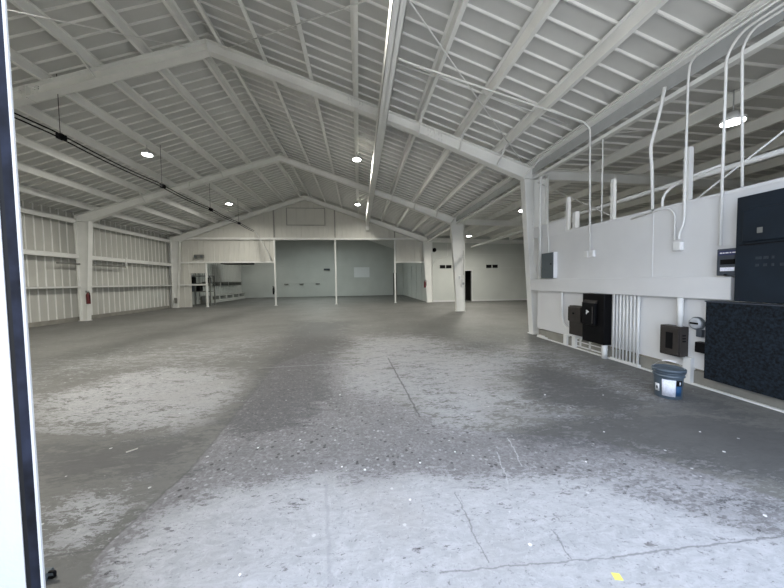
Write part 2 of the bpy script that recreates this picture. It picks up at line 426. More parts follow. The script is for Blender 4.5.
# ------------------------------------------------------------------ rigid frames
ORD={0:'nearest',1:'middle',2:'far'}
def I_bar(mb,pts_top,pts_bot,y0,y1,ft=.016):
    """member with web in plane XZ between a top line and a bottom line; flanges y0..y1"""
    ym=(y0+y1)/2
    (x0,t0),(x1,t1)=pts_top; (u0,b0),(u1,b1)=pts_bot
    mb.prism([(x0,t0),(x1,t1),(u1,b1),(u0,b0)],'y',ym-.006,ym+.006)
    mb.prism([(x0,t0),(x1,t1),(x1,t1-ft),(x0,t0-ft)],'y',y0,y1)
    mb.prism([(u0,b0),(u1,b1),(u1,b1+ft),(u0,b0+ft)],'y',y0,y1)
def frame(i,Y):
    fr=thing('rigid_frame',(XRID,Y+.1,0),'white tapered steel portal frame spanning the hall, %s'%
        ['nearest the doorway','between the nearest frame and the gable partition','set against the gable partition'][i],'steel frame','steel portal frames')
    y0,y1=Y,Y+.2
    for s in (-1,1):
        xo = -11.4 if s<0 else XCO
        xk = -10.86 if s<0 else 4.28
        xb = -11.13 if s<0 else 4.55
        zk = 4.06
        # rafter: shallow at mid span, deep at the knee
        xm = XRID+s*4.6
        mb=MB()
        segs=[(XRID,.25),(xm,.25),(xk,raft_top(xk)-zk)]
        for (a,da),(b,db) in zip(segs[:-1],segs[1:]):
            I_bar(mb,((a,raft_top(a)),(b,raft_top(b))),((a,raft_top(a)-da),(b,raft_top(b)-db)),y0,y1)
        ra=mb.build('rafter',M['steel'],fr)
        # column
        mb=MB(); ym=Y+.1
        tz=raft_top(xo)+.02
        mb.prism([(xo,0),(xb,0),(xk,zk),(xk,raft_top(xk)),(xo,tz)],'y',ym-.006,ym+.006)
        mb.prism([(xb,0),(xk,zk),(xk-s*-.018,zk),(xb+s*.018,0)],'y',y0,y1)
        mb.prism([(xo,0),(xo,tz),(xo-s*.018,tz),(xo-s*.018,0)],'y',y0,y1)
        mb.prism([(xk,zk),(xo,zk),(xo,zk+.014),(xk,zk+.014)],'y',y0,y1)
        mb.prism([(xk,raft_top(xk)-.016),(xo,tz-.016),(xo,tz),(xk,raft_top(xk))],'y',y0,y1)
        co=mb.build('column',M['steel'],fr)
        MB().box(min(xo,xb)-.03,max(xo,xb)+.03,y0-.02,y1+.02,0,.02).build('base_plate',M['steel'],co)
        # bolted splices
        for xs_ in ((-7.0,) if s<0 else (.0,1.95)):
            mb=MB(); z=raft_top(xs_)
            sl=-s*SL
            mb.prism([(xs_-.01,z),(xs_+.01,z+.02*sl),(xs_+.01,z-.27),(xs_-.01,z-.27)],'y',y0,y1)
            sp=mb.build('splice_plate',M['steel'],fr)
            if i==0:
                for r_ in (.03,.075,.18,.225):
                    for c in (-.17,-.10,.10,.17):
                        MB().cyly(y0+.06,y0+.096,xs_+c,raft_top(xs_+c)-r_,.017,6).build('bolt',M['conduit'],sp)
        # flange braces from purlin down to bottom flange, on the near side
        if i<2:
            for px in ([-5.64,-8.7] if s<0 else [1.53,2.55,3.57]):
                dz=.25 if abs(px-XRID)<4.6 else .33
                MB().beam((px,Y-.42,raft_top(px)+.03),(px,Y+.02,raft_top(px)-dz+.02),.035,.035).build('flange_brace',M['conduit'],fr)
    if i<2:
        MB().beam((4.44,Y-.62,4.44),(4.27,Y-.01,4.09),.03,.03).build('flange_brace',M['conduit'],fr)
    if i==0:
        MB().box(XRID-.01,XRID+.01,y0,y1,raft_top(XRID)-.27,raft_top(XRID)).build('ridge_plate',M['steel'],fr)
    return fr
for i,Y in enumerate((YA,YB,YC)): frame(i,Y)
# annex rafters
for i,Y in enumerate((YA,YB,YC-.02)):
    mb=MB(); zt=lambda x: ann_z(x)-.20
    I_bar(mb,((XCO,zt(XCO)),(XANN,zt(XANN))),((XCO,zt(XCO)-.26),(XANN,zt(XANN)-.26)),Y,Y+.16)
    tag(mb.build('annex_beam',M['steel']),'white steel roof beam of the side annex, meeting the %s portal column'%['nearest','second','far'][i],'steel beam','annex roof beams')

# ------------------------------------------------------------------ purlins (Z section)
def purlin(x,zt,y0,y1,side,label,group,name='roof_purlin',h=.20,fw=.065,t=.006):
    s=side
    # zt = level of sheet underside
    pts=[(x-s*fw,zt),(x,zt),(x,zt-h+t),(x+s*fw,zt-h+t),(x+s*fw,zt-h),(x-s*t,zt-h),(x-s*t,zt-t),(x-s*fw,zt-t)]
    return tag(MB().prism(pts,'y',y0,y1).build(name,M['steel']),label,'purlin',group)
nth=['first','second','third','fourth','fifth','sixth','seventh','eighth']
for k in range(8):
    x=XRID-(.27+1.02*k)
    purlin(x,roof_z(x)-.004,YF+.07,YC+.24,-1,'white Z-section purlin on the left roof slope, %s down from the ridge'%nth[k],'left slope purlins')
for k,x in enumerate((-3.05,-2.08,-1.04,0.0,.74,1.53,2.55,3.57)):
    purlin(x,roof_z(x)-.004,YF+.07,YC+.24,1,'white Z-section purlin on the right roof slope, %s down from the ridge'%nth[k],'right slope purlins')
for k,x in enumerate((6.2,7.6,9.0,10.4,11.8)):
    purlin(x,ann_z(x)-.004,YF+.07,YC+.13,1,'white purlin under the flat annex roof, %s out from the hall columns'%nth[k],'annex purlins')
# eave member between hall and annex
mb=MB(); mb.box(4.43,4.44,YF+.07,YC,4.41,4.48).box(4.38,4.43,YF+.07,YC,4.41,4.418).box(4.38,4.43,YF+.07,YC,4.472,4.48).box(4.44,4.56,YF+.07,YC,4.40,4.415)
eave=tag(mb.build('eave_strut',M['steel']),'long pale steel eave strut running above the service wall to the doorway','eave strut')
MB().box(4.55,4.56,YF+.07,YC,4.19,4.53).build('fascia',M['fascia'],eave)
MB().box(4.56,4.66,YF+.07,YC,4.06,4.12).build('lower_lip',M['steel'],eave)
MB().box(-11.6,-11.38,YF+.07,YC,4.14,4.17).box(-11.42,-11.38,YF+.07,YC,3.98,4.17).build('eave_strut',M['steel'])
tag(bpy.data.objects['eave_strut.001'],'white steel eave strut along the top of the left wall','eave strut')
# left wall girts
for z,lab in ((2.55,'white wall girt along the left wall, at the height between column top and mid rail'),(1.36,'thin white wall girt along the left wall at waist height')):
    hh=.18 if z>2 else .07
    mb=MB().box(-11.6,-11.36,YF+.07,YC,z+hh-.008,z+hh).box(-11.37,-11.36,YF+.07,YC,z,z+hh).box(-11.44,-11.36,YF+.07,YC,z,z+.008)
    tag(mb.build('wall_girt',M['steel']),lab,'girt','left wall girts')
# short bracket on left girt
mb=MB().box(-11.36,-11.32,15.9,15.95,2.32,2.78); tag(mb.build('girt_bracket',M['steel']),'short upright bracket crossing the upper girt of the left wall','bracket')
tag(MB().box(-11.40,-11.33,12.6,15.9,2.30,2.36).build('pipe_rail',M['shade']),'grey rail hung just under the upper girt of the left wall','rail')

# overhead crane-rail beam
mb=MB(); bx0,bx1=.50,.70; zb=5.09
mb.box(bx0,bx1,YF+.07,YC,zb,zb+.014).box(bx0,bx1,YF+.07,YC,zb+.285,zb+.30).box(.594,.606,YF+.07,YC,zb,zb+.3)
mb.box(bx0,bx0+.012,YF+.07,YC,zb,zb+.3).box(bx1-.012,bx1,YF+.07,YC,zb,zb+.3)
bm_=tag(mb.build('hoist_beam',M['steel']),'long white box beam hung lengthwise under the roof frames right of the ridge','beam')
for y in (YA+.1,YB+.1,YC+.1):
    MB().box(.52,.68,y-.08,y+.08,zb+.3,raft_top(.6)-.25).build('hanger_plate',M['steel'],bm_)
MB().box(.50,.70,YC-.02,YC,zb-.28,zb).build('end_bracket',M['steel'],bm_)

# roof bracing rods
def rod(pts,lab,r=.011,name='bracing_rod',m='conduit',g=None,cat='bracing rod'): return tag(MB().tube(pts,r,8).build(name,M[m]),lab,cat,g)
rod([(-3.75,YA-.02,6.73),(-11.3,1.75,raft_top(-11.3)-.08)],'thin pale roof bracing rod on the left slope before the nearest frame',g='roof bracing')
rod([(-2.93,YA-.02,6.74),(4.2,1.3,raft_top(4.2)-.1)],'thin pale roof bracing rod right of the ridge before the nearest frame',g='roof bracing')
rod([(4.25,YA-.05,4.35),(-3.1,1.2,raft_top(-3.1)-.06)],'thin pale roof bracing rod from the near right column toward the hoist beam',g='roof bracing')
rod([(4.66,YA+.02,3.96),(4.66,YF+.2,-.0+.32)],'bracing rod behind the service wall, falling toward the doorway',g='wall bracing')
rod([(4.72,1.15,4.1),(4.72,YA,.35)],'bracing rod behind the service wall, rising toward the doorway',g='wall bracing')
# ------------------------------------------------------------------ gable partition posts and trim
for k,(x,zt,lb) in enumerate(((-9.47,2.80,'slim white post at the left end of the low left opening'),(-5.33,4.19,'slim white post between the low left opening and the tall opening'),(-1.50,4.19,'slim white post in the middle of the tall opening'),(2.41,4.19,'slim white post between the tall opening and the low right opening'))):
    p=thing('partition_post',(x,YC+.2,0),lb,'post','partition posts')
    MB().box(x-.045,x+.045,YC+.15,YC+.245,0,zt).build('shaft',M['steel'],p)
    MB().box(x-.09,x+.09,YC+.12,YC+.26,0,.015).build('foot_plate',M['steel'],p)
    if k>0: MB().box(x-.04,x+.04,YC+.20,YC+.245,zt+.16,raft_top(x)).build('gable_stud',M['stud'],p)
tag(MB().box(XL,4.5,YC+.12,YC+.245,4.20,4.33).build('header_beam',M['steel']),'white header beam across the gable partition above the tall openings','beam')
tag(MB().box(XL,-5.3,YC+.17,YC+.245,2.74,2.84).build('lintel',M['steel']),'white lintel over the low left opening of the partition','lintel','partition lintels')
tag(MB().box(2.41,4.5,YC+.17,YC+.245,2.68,2.77).build('lintel',M['steel']),'white lintel over the low right opening of the partition','lintel','partition lintels')
tag(MB().box(XL,-9.47,YC+.17,YC+.245,1.36,1.44).build('wall_girt',M['steel']),'white rail crossing the small opening at the left end of the partition','girt')
lv=thing('gable_hatch',(-3.33,YC+.2,5.12),'closed rectangular hatch of four upright panels high under the gable peak','hatch')
mb=MB(); mb.box(-4.55,-2.1,YC+.2,YC+.235,5.12,5.16).box(-4.55,-2.1,YC+.2,YC+.235,6.2,6.24).box(-4.55,-4.5,YC+.2,YC+.235,5.12,6.24).box(-2.15,-2.1,YC+.2,YC+.235,5.12,6.24)
mb.build('hatch_frame',M['stud'],lv)
for q in range(4):
    a=-4.5+q*.5875; MB().box(a+.02,a+.565,YC+.215,YC+.24,5.16,6.2).build('panel',M['gable'],lv)
# emergency light on partition
em=thing('emergency_light',(-10.0,YC+.15,2.98),'small grey twin-head emergency light above the low left opening','emergency light')
MB().bbox(-10.12,-9.56,YC+.10,YC+.24,3.04,3.27,.03).build('housing',M['shade'],em)
for x in (-10.02,-9.66): MB().cyly(YC+.05,YC+.12,x,3.15,.07,14).build('lamp_head',M['grey'],em)
# extinguishers
def extinguisher(x,y,z,lab,m='red',r=.07):
    t=thing('fire_extinguisher',(x,y,z),lab,'fire extinguisher')
    MB().lathe(x,y,[(.0,z),(r*.95,z),(r,z+.03),(r,z+.34),(r*.8,z+.41),(r*.3,z+.45),(r*.3,z+.48)],20).build('cylinder',M[m],t)
    MB().box(x-.03,x+.03,y-.07,y+.03,z+.47,z+.50).box(x-.03,x+.03,y-.09,y+.02,z+.52,z+.535).build('valve_handle',M['black'],t)
    MB().tube(arc([(x,y-.03,z+.48),(x+r+.03,y-.05,z+.47),(x+r+.02,y-.03,z+.12)],.08),.012,8).build('hose',M['black'],t)
extinguisher(-11.02,YB-.02,.70,'dark red fire extinguisher hung on the left wall column')
extinguisher(-5.43,YC+.06,.72,'small dark extinguisher on the post at the left of the tall opening','black',.05)
extinguisher(4.38,YC-.08,1.0,'red and black fire extinguisher on the far right portal column')
tag(MB().bbox(-11.25,-11.12,YC-.1,YC-.02,.28,.62,.01).build('outlet_box',M['shade']),'small dark box low in the far left corner of the hall','outlet box')
tag(MB().tube([(4.86,YB-.02,1.7),(4.86,YB-.02,4.0)],.02,8).build('conduit',M['conduit']),'thin conduit running up the second right column above its white boxes','conduit')
# device on second right column
dv=thing('alarm_device',(4.78,YB-.03,1.28),'pair of white boxes with a small pull station on the second right column','alarm device')
MB().bbox(4.66,4.76,YB+.00,YB+.09,1.52,1.66,.008).bbox(4.80,4.90,YB-.03,YB+.08,1.36,1.52,.008).build('box',M['white'],dv)
MB().cyly(YB-.06,YB+.0,4.84,1.30,.05,14).build('bell',M['metal'],dv)

# ------------------------------------------------------------------ annex back wall details
for k,(x,lab) in enumerate(((5.47,'leftmost black wall vent of the annex back wall'),(5.90,'second black wall vent from the left on the annex back wall'),(8.75,'black wall vent up right of the dark doorway, left one of its pair'),(9.20,'rightmost black wall vent of the annex back wall'))):
    t=thing('wall_vent',(x+.17,YC+.13,2.28),lab,'vent','annex wall vents')
    MB().box(x,x+.37,YC+.12,YC+.149,2.28,2.50).build('opening',M['dark'],t)
    mb=MB()
    for q in range(4): mb.box(x+.01,x+.36,YC+.105,YC+.12,2.30+q*.05,2.31+q*.05)
    mb.build('louvre',M['black'],t)
t=thing('round_speaker',(4.98,YC+.1,3.38),'round black fan outlet high on the annex back wall beside the far column','wall fan')
MB().cyly(YC+.07,YC+.149,5.08,3.52,.14,24).build('housing',M['black'],t); MB().cyly(YC+.055,YC+.07,5.08,3.52,.09,20).build('grille',M['rubber'],t)
tag(MB().tube(arc([(4.98,YC+.1,2.55),(5.3,YC+.1,2.95),(6.0,YC+.08,3.12),(6.02,YC+.08,3.95)],.08),.014,8).build('conduit',M['conduit']),'thin conduit climbing the annex back wall above the left vents','conduit')

# ------------------------------------------------------------------ rear room contents
def onleft(y0,y1,z0,z1,m,name,lab,cat,d=.2,g=None): return tag(MB().bbox(XL+.01,XL+d,y0,y1,z0,z1,.01).build(name,M[m]),lab,cat,g)
mb=thing('wall_shelf',(XL+.3,26.2,1.35),'long grey wall shelf with brackets in the rear room at chest height','shelf')
MB().box(XL+.01,XL+.6,23.4,29.5,1.55,1.60).build('shelf_board',M['shade'],mb)
for y in (23.5,25.0,26.5,28.0,29.3): MB().box(XL+.01,XL+.55,y,y+.06,1.30,1.55).build('bracket',M['shade'],mb)
bench=thing('low_bench',(XL+.4,26.2,0),'low pale bench with dark gaps along the left wall of the rear room','bench')
MB().box(XL+.01,XL+.7,23.2,29.9,.50,.58).build('bench_top',M['wall'],bench)
for y in (23.3,24.55,25.8,27.05,28.3,29.6): MB().box(XL+.01,XL+.66,y,y+.25,0,.50).build('support',M['wall'],bench)
MB().box(XL+.005,XL+.05,23.4,29.7,.12,.5).build('back_panel',M['dark'],bench)
MB().box(XL+.1,XL+.68,23.2,29.9,0,.22).build('plinth',M['wall'],bench)
onleft(20.75,21.15,.75,1.55,'black','electrical_panel','tall black panel on the rear room wall just past the left post','panel',.18)
onleft(21.8,22.1,.95,2.05,'dgrey','electrical_panel','narrow dark grey panel on the rear room wall before the shelf','panel',.2)
onleft(20.9,21.1,2.0,2.2,'shade','junction_box','small grey box above the black panel in the rear room','junction box',.1)
mb=MB()
for y,z0,z1 in ((20.6,1.5,2.7),(22.4,.3,3.1),(22.9,.3,3.2)): mb.tube([(XL+.08,y,z0),(XL+.08,y,z1)],.03,8)
tag(mb.build('conduit',M['shade']),'grey vertical conduits on the rear room wall beside the narrow panel','conduit')
tag(MB().bbox(XL+.7,XL+2.9,24.9,26.1,3.00,3.20,.03).build('ceiling_unit',M['black']),'black unit hung behind the lintel of the low left opening','heater')
bs=thing('storage_rack',(-10.0,21.2,0),'grey shelving rack seen through the small left opening','rack')
for x in (-11.1,-9.85):
    for y in (20.9,21.5): MB().box(x-.03,x+.03,y-.03,y+.03,0,2.0).build('upright',M['shade'],bs)
for z in (.92,1.45,1.95): MB().box(-11.13,-9.82,20.87,21.53,z,z+.05).build('shelf_board',M['shade'],bs)
tag(MB().bbox(-11.05,-10.9,20.95,21.3,1.51,1.90,.01).build('storage_box',M['black']),'black box at the left end of the rack, upper shelf','box','boxes on the rack')
tag(MB().bbox(-10.1,-9.93,20.95,21.3,1.51,1.88,.01).build('storage_box',M['black']),'black box at the right end of the rack, upper shelf','box','boxes on the rack')
tag(MB().bbox(-10.75,-10.5,20.95,21.3,.98,1.38,.01).build('storage_box',M['black']),'black box on the middle shelf of the rack','box','boxes on the rack')
tag(MB().box(-.5,1.1,YR-.08,YR-.051,1.9,2.95).build('whiteboard',M['board_white']),'blank pale rectangular board on the far wall of the rear room','board')
tag(MB().box(3.55,3.95,YR-.1,YR-.052,0,2.3).build('door_leaf',M['shade']),'narrow grey door at the right end of the far wall','door')
tag(MB().box(1.6,2.6,YR-.06,YR-.051,0,2.5).build('door_leaf',M['smooth']),'flush pale door right of the blank board on the far wall','door')
tag(MB().bbox(-3.55,-2.95,YR-.2,YR-.05,2.68,2.84,.02).build('wall_speaker',M['dgrey']),'small dark fixture high on the far wall left of the middle post','wall fixture')
for k,x in enumerate((-7.5,-6.0,-4.4)):
    tag(MB().bbox(x,x+.4,YR-.16,YR-.05,1.24,1.34,.01).build('outlet_strip',M['shade']),'small outlet strip under the far wall rail, %s from the left'%nth[k],'outlet','far wall outlets')

# ------------------------------------------------------------------ bay lights
LK=(1.0,.97,.88)
LKR=(.90,1.0,.96)
def bay_light(x,y,z,zt,lab,power,col=LK,r=.15):
    t=thing('bay_light',(x,y,z),lab,'ceiling light','high bay lights')
    MB().lathe(x,y,[(r*.97,z),(r,z+.02),(r*.98,z+.05),(r*.6,z+.09),(r*.45,z+.15),(0.02,z+.16)],28).build('housing',M['white'],t)
    MB().lathe(x,y,[(r*.9,z-.016),(r*.93,z-.002)],28).build('lens',M['lens'],t)
    MB().tube([(x,y,z+.15),(x,y,zt)],.008,6).build('hanger',M['metal'],t)
    ld=bpy.data.lights.new('bay_lamp','AREA'); ld.shape='DISK'; ld.size=r*1.8; ld.energy=power; ld.color=col; ld.spread=math.radians(170)
    lo=bpy.data.objects.new('bay_lamp',ld); C.objects.link(lo); lo.parent=t; lo.location=(0,0,-.03)
    return t
PW=78
bay_light(-6.6,10.36,5.57,roof_z(-6.6)-.2,'lit round bay light over the left side, in the nearer bay',PW)
bay_light(-6.66,16.46,5.60,roof_z(-6.66)-.2,'lit round bay light over the left side, nearest the partition',PW)
bay_light(0.0,10.36,5.62,roof_z(0)-.2,'lit round bay light right of the ridge, beside the hoist beam in the nearer bay',PW)
bay_light(0.0,16.46,5.66,roof_z(0)-.2,'lit round bay light right of the ridge, nearest the partition',PW)
bay_light(-6.6,4.26,5.57,roof_z(-6.6)-.2,'bay light over the left side by the front wall, above the view',PW*2.7)
bay_light(0.0,4.26,5.62,roof_z(0)-.2,'bay light right of the ridge by the front wall, above the view',PW*.35)
bay_light(6.02,10.36,3.97,ann_z(6)-.02,'lit bay light in the annex seen left of the near column',PW*.9)
bay_light(6.30,16.46,3.97,ann_z(6)-.02,'unseen bay light in the annex hidden behind the second column',PW*1.3)  # added lamp continuing the row, brightens the annex back wall
bay_light(6.06,4.26,3.95,ann_z(6)-.02,'large bright bay light in the annex above the service wall',PW*.22)
bay_light(-3.3,24.6,5.9,roof_z(-3.3)-.02,'bay light inside the rear room above the tall opening',PW*2.2,LKR)
bay_light(-9.3,28.5,4.2,roof_z(-9.3)-.02,'bay light inside the rear room behind the left lintel',PW*.16)

# ------------------------------------------------------------------ suspended cable
cb=thing('suspended_cable',(-6.5,10,4.7),'pair of black cables strung lengthwise under the left roof slope','cable')
mb=MB()
for dz,dx in ((0,0),(.06,.05)):
    path=[(-6.5+dx,y,4.72+dz-.05*math.sin((y-YA)%3.3/3.3*PI)) for y in np.linspace(1.3,YC-.05,50)]
    s_=MB().tube(path,.016,8).build('cable',M['rubber'],cb)
for y in (7.45,10.85,14.1,17.2):
    MB().tube([(-6.5,y,4.72),(-6.5,y,roof_z(-6.5)-.02)],.006,6).build('hanger_rod',M['rubber'],cb)
    MB().bbox(-6.54,-6.42,y-.07,y+.07,4.69,4.80,.01).build('clamp',M['rubber'],cb)
tag(MB().tube([(-6.45,YC+.1,4.72),(-6.2,YC+.1,4.3),(-5.75,YC+.1,3.5),(-5.5,YC+.1,2.85)],.03,8).build('white_cable',M['conduit']),'pale cable dropping across the partition from the black cables','cable')

# ------------------------------------------------------------------ service wall (right)
struct(MB().box(XR,XR+.02,YF+.06,7.05,.22,2.50).build('wall_right',M['service']))
struct(MB().box(XR+.022,XR+.04,6.10,YA-.01,2.50,2.78).build('wall_right_stub',M['service']))
sw=bpy.data.objects['wall_right']
mb=MB(); mb.box(XR-.006,XR,4.10,4.13,1.46,2.50).box(XR-.006,XR,YF+.06,7.05,2.46,2.50); struct(mb.build('trim_4',M['service']))
tag(MB().bbox(XR-.07,XR-.001,3.08,7.25,1.17,1.455,.006).build('ledge_beam',M['service']),'white boxed beam projecting across the service wall at mid height','beam')
struct(MB().box(XR+.005,XR+.42,YF+.06,7.0,0,.19).build('baseboard_right',M['concrete']))
tag(MB().box(XR-.05,XR-.01,YF+.06,7.0,0,.02).build('sill_angle',M['conduit']),'white painted steel angle on the floor along the service wall','sill')
# studs rising behind the wall top
for k,(y,z1,w,lab) in enumerate(((6.06,3.22,.07,'short square stud above the service wall, farthest from the doorway'),(5.84,2.86,.09,'shorter stub stud above the service wall beside the farthest stud'),(4.90,3.22,.06,'free-standing stud above the service wall right of the drop conduit'),(3.69,3.24,.07,'wide stud above the service wall left of the large bright light'))):
    mb=MB().box(XR+.03,XR+.03+w,y-w/2,y+w/2,2.3,z1)
    tag(mb.build('wall_stud',M['conduit']),lab,'stud','studs above the service wall')
tag(MB().tube([(5.2,1.2,2.985),(5.2,13.3,2.985)],.04,10).build('guard_rail',M['conduit']),'long white rail behind the top of the service wall','rail')
# conduits
def cond(path,lab,r=.013,rad=.12,name='conduit',g='service wall conduits'):
    return tag(MB().tube(arc(path,rad),r,10).build(name,M['conduit']),lab,'conduit',g)
XC=XR-.03
cond([(.74,5.4,5.62),(.74,5.4,5.42),(.95,5.4,5.36),(4.36,5.36,4.44),(4.46,5.35,4.32),(4.46,5.31,1.98)],'conduit crossing the ceiling from the hoist beam and dropping to the switch boxes',.016,.14)
cond([(.72,5.75,5.60),(4.3,5.75,4.62)],'short upper conduit under the roof beside the long ceiling conduit',.012)
cond([(5.6,5.15,4.25),(4.60,5.20,4.16),(4.60,5.20,2.3)],'thin conduit with a square bend behind the service wall top',.013,.10)
cond([(4.44,3.93,4.2),(4.46,4.02,3.85),(4.46,4.15,3.45),(4.52,4.17,3.2),(4.56,4.17,2.35)],'thick conduit curving up into the eave left of the wide stud',.022,.5)
cond([(4.42,1.3,4.34),(4.42,3.5,4.34),(4.46,3.62,4.32),(4.46,3.64,4.1),(4.46,3.64,2.22),(4.46,3.70,2.06),(4.46,3.70,1.98)],'conduit dropping past the wide stud to the outlet box',.014,.09)
cond([(4.41,1.3,4.26),(4.41,3.05,4.26),(4.46,3.22,4.12),(4.46,3.22,1.84)],'conduit dropping onto the small grey switch box',.015,.25)
cond([(4.40,1.3,4.18),(4.40,2.95,4.2),(4.47,3.08,4.10),(4.55,3.08,2.3)],'rightmost conduit dropping behind the navy cabinet',.014,.2)
cond([(4.55,4.02,2.2),(4.55,4.02,2.72),(4.62,3.75,2.85),(4.7,3.4,2.9)],'short curved conduit rising behind the wall top under the rail',.018,.25)
cond([(4.47,4.45,2.42),(4.47,3.88,2.47),(4.47,3.77,2.36),(4.47,3.77,1.98)],'small looped conduit beside the outlet box',.010,.08)
cond([(4.62,7.0,3.98),(4.46,6.9,3.96),(4.44,6.88,3.75),(4.44,6.86,1.46)],'conduit following the near column down to the ledge',.028,.15)
cond([(4.44,7.15,4.0),(4.44,7.15,2.3),(4.40,7.12,1.95),(4.44,7.0,1.62)],'thin cable conduit wriggling down the near column face',.010,.12)
cond([(4.47,6.62,3.9),(4.47,6.62,2.5),(4.47,6.58,2.3),(4.47,6.58,2.07)],'conduit entering the top of the grey panel box',.011,.12)
cond([(4.44,6.06,1.17),(4.44,6.06,.62),(4.42,5.95,.42),(4.42,5.70,.38)],'white conduit curving from the ledge to the brown switch box',.022,.25)
# boxes
def gangbox(y,z,lab):
    t=thing('outlet_box',(XR-.03,y,z),lab,'outlet box','outlet boxes')
    MB().bbox(XR-.05,XR,y-.055,y+.055,z,z+.12,.006).build('box',M['white'],t)
    MB().box(XR-.055,XR-.05,y-.04,y+.04,z+.015,z+.105).build('cover_plate',M['conduit'],t)
gangbox(5.27,1.87,'white outlet box under the long drop conduit, nearer of the two'); gangbox(5.40,1.87,'white outlet box under the long drop conduit, farther of the two')
gangbox(3.72,1.83,'white outlet box under the looped conduit')
pb=thing('panel_box',(XR-.08,6.7,1.46),'grey electrical panel box with white side standing on the ledge by the column','electrical panel')
MB().bbox(XR-.10,XR-.004,6.30,6.73,1.47,2.07,.008).build('cabinet',M['white'],pb)
MB().bbox(XR-.112,XR-.10,6.30,6.73,1.475,2.065,.004).build('door',M['grey'],pb)
MB().cylx(XR-.125,XR-.112,6.37,1.80,.015,10).build('latch',M['black'],pb)
# small grey switch box
sb=thing('switch_box',(XR-.05,3.2,1.46),'small grey switch box with a navy header left of the navy cabinet','switch box')
MB().bbox(XR-.11,XR-.004,2.98,3.20,1.465,1.79,.008).build('cabinet',M['dgrey'],sb)
xf=XR-.111
MB().box(xf-.003,xf,2.99,3.18,1.71,1.765).build('header_label',M['navylabel'],sb)
mb=MB()
for a,b in ((3.01,3.045),(3.055,3.07),(3.08,3.11),(3.12,3.135),(3.142,3.165)): mb.box(xf-.005,xf-.003,a,b,1.732,1.745)
mb.build('header_lettering',M['white'],sb)
MB().box(xf-.004,xf,3.02,3.16,1.60,1.66).build('breaker_window',M['black'],sb)
MB().box(xf-.004,xf,3.02,3.16,1.52,1.565).build('instruction_label',M['label'],sb)
MB().cylx(xf-.02,xf,3.10,1.475,.012,10).build('latch',M['black'],sb)
# navy cabinet
nc=thing('navy_cabinet',(4.42,2.3,1.16),'large navy steel cabinet on the upper right of the service wall','electrical cabinet')
NF=4.36
MB().bbox(NF,XR-.01,1.55,3.00,1.165,2.36,.008).build('cabinet',M['navy'],nc)
MB().bbox(NF-.025,NF,1.65,2.93,1.84,2.20,.010).build('door',M['navy'],nc)
MB().box(NF-.008,NF,1.6,2.96,1.805,1.815).build('seam',M['black'],nc)
MB().box(NF-.028,NF-.025,2.755,2.80,1.925,1.985).build('sticker',M['shade'],nc)
for r_,z,ws in ((0,1.64,(.05,.04,.02)),(1,1.56,(.03,.03,.02,.03,.04,.0,.04))):
    y=2.82
    for w in ws:
        if w: MB().box(NF-.002,NF,y-w,y,z,z+.03).build('embossed_mark',M['embossed'],nc)
        y-=.065
# speckled board
sbn=thing('dark_cover_board',(4.4,2.4,.14),'large black speckled cover board on the lower right of the service wall','cover board')
MB().bbox(XR-.11,XR-.02,1.5,3.30,.15,1.15,.006).build('board',M['board'],sbn)
MB().box(XR-.115,XR-.02,1.5,3.31,1.135,1.15).build('edge_highlight',M['dgrey'],sbn)  # lighter strip painting the highlight along the board's top
# meter
mt=thing('electric_meter',(XR-.06,3.5,.70),'round glass electric meter half hidden by the black board','electric meter')
MB().cylx(XR-.03,XR-.005,3.46,.835,.088,24).build('socket_ring',M['grey'],mt)
MB().tube([(XR-.03,3.46,.835),(XR-.06,3.46,.835),(XR-.07,3.46,.835)],[.076,.074,.05],24).build('glass_cover',M['glass'],mt)
MB().box(XR-.075,XR-.070,3.41,3.51,.825,.85).build('dial',M['black'],mt)
MB().bbox(XR-.05,XR,3.38,3.45,.66,.76,.006).build('neck',M['dgrey'],mt)
tag(MB().bbox(XR-.09,XR,3.31,3.43,.46,.60,.01).build('junction_box',M['black']),'small black box under the electric meter','junction box')
# brown box
bb=thing('switch_box',(XR-.08,3.8,.33),'dark brown switch box on the wall behind the bucket','switch box')
MB().bbox(XR-.13,XR,3.57,3.85,.35,.77,.008).build('cabinet',M['brown'],bb)
MB().bbox(XR-.146,XR-.13,3.585,3.835,.37,.75,.006).build('door',M['brown'],bb)
MB().box(XR-.152,XR-.146,3.66,3.75,.45,.68).build('raised_plate',M['black'],bb)
mb=MB()
for z in (.56,.60,.64): mb.box(XR-.10,XR-.05,3.565,3.57,z,z+.02)
mb.build('side_slots',M['black'],bb)
cond([(XR-.06,3.64,1.17),(XR-.06,3.64,.77)],'fat white pipe from the ledge into the dark brown box',.036)
tag(MB().box(XR-.05,XR+.03,3.50,3.60,.02,.36).build('support_post',M['conduit']),'white post from floor to wall just behind the bucket','post','floor posts of the service wall')
for k,y in enumerate((5.98,5.72)):
    tag(MB().box(XR-.04,XR+.04,y-.05,y+.05,.02,.24).build('support_post',M['conduit']),'short white post under the wall edge, %s the brown and black switches'%('left of' if k==0 else 'beneath'),'post','floor posts of the service wall')
mb=MB().bbox(XR-.06,XR+.02,6.75,6.98,.0,.06,.01).bbox(XR-.07,XR+.0,6.62,6.78,.0,.045,.01)
tag(mb.build('debris_pile',M['conduit']),'crumpled white scrap at the foot of the near column','scrap')
mb=MB().box(XR+.0,XR+.02,4.9,5.7,.045,.07).box(XR+.0,XR+.02,4.9,5.7,.14,.16)
for y in (5.0,5.3,5.55): mb.box(XR,XR+.02,y,y+.05,.045,.22)
tag(mb.build('floor_frame',M['conduit']),'small white frame at floor level beneath the black switchgear','frame')
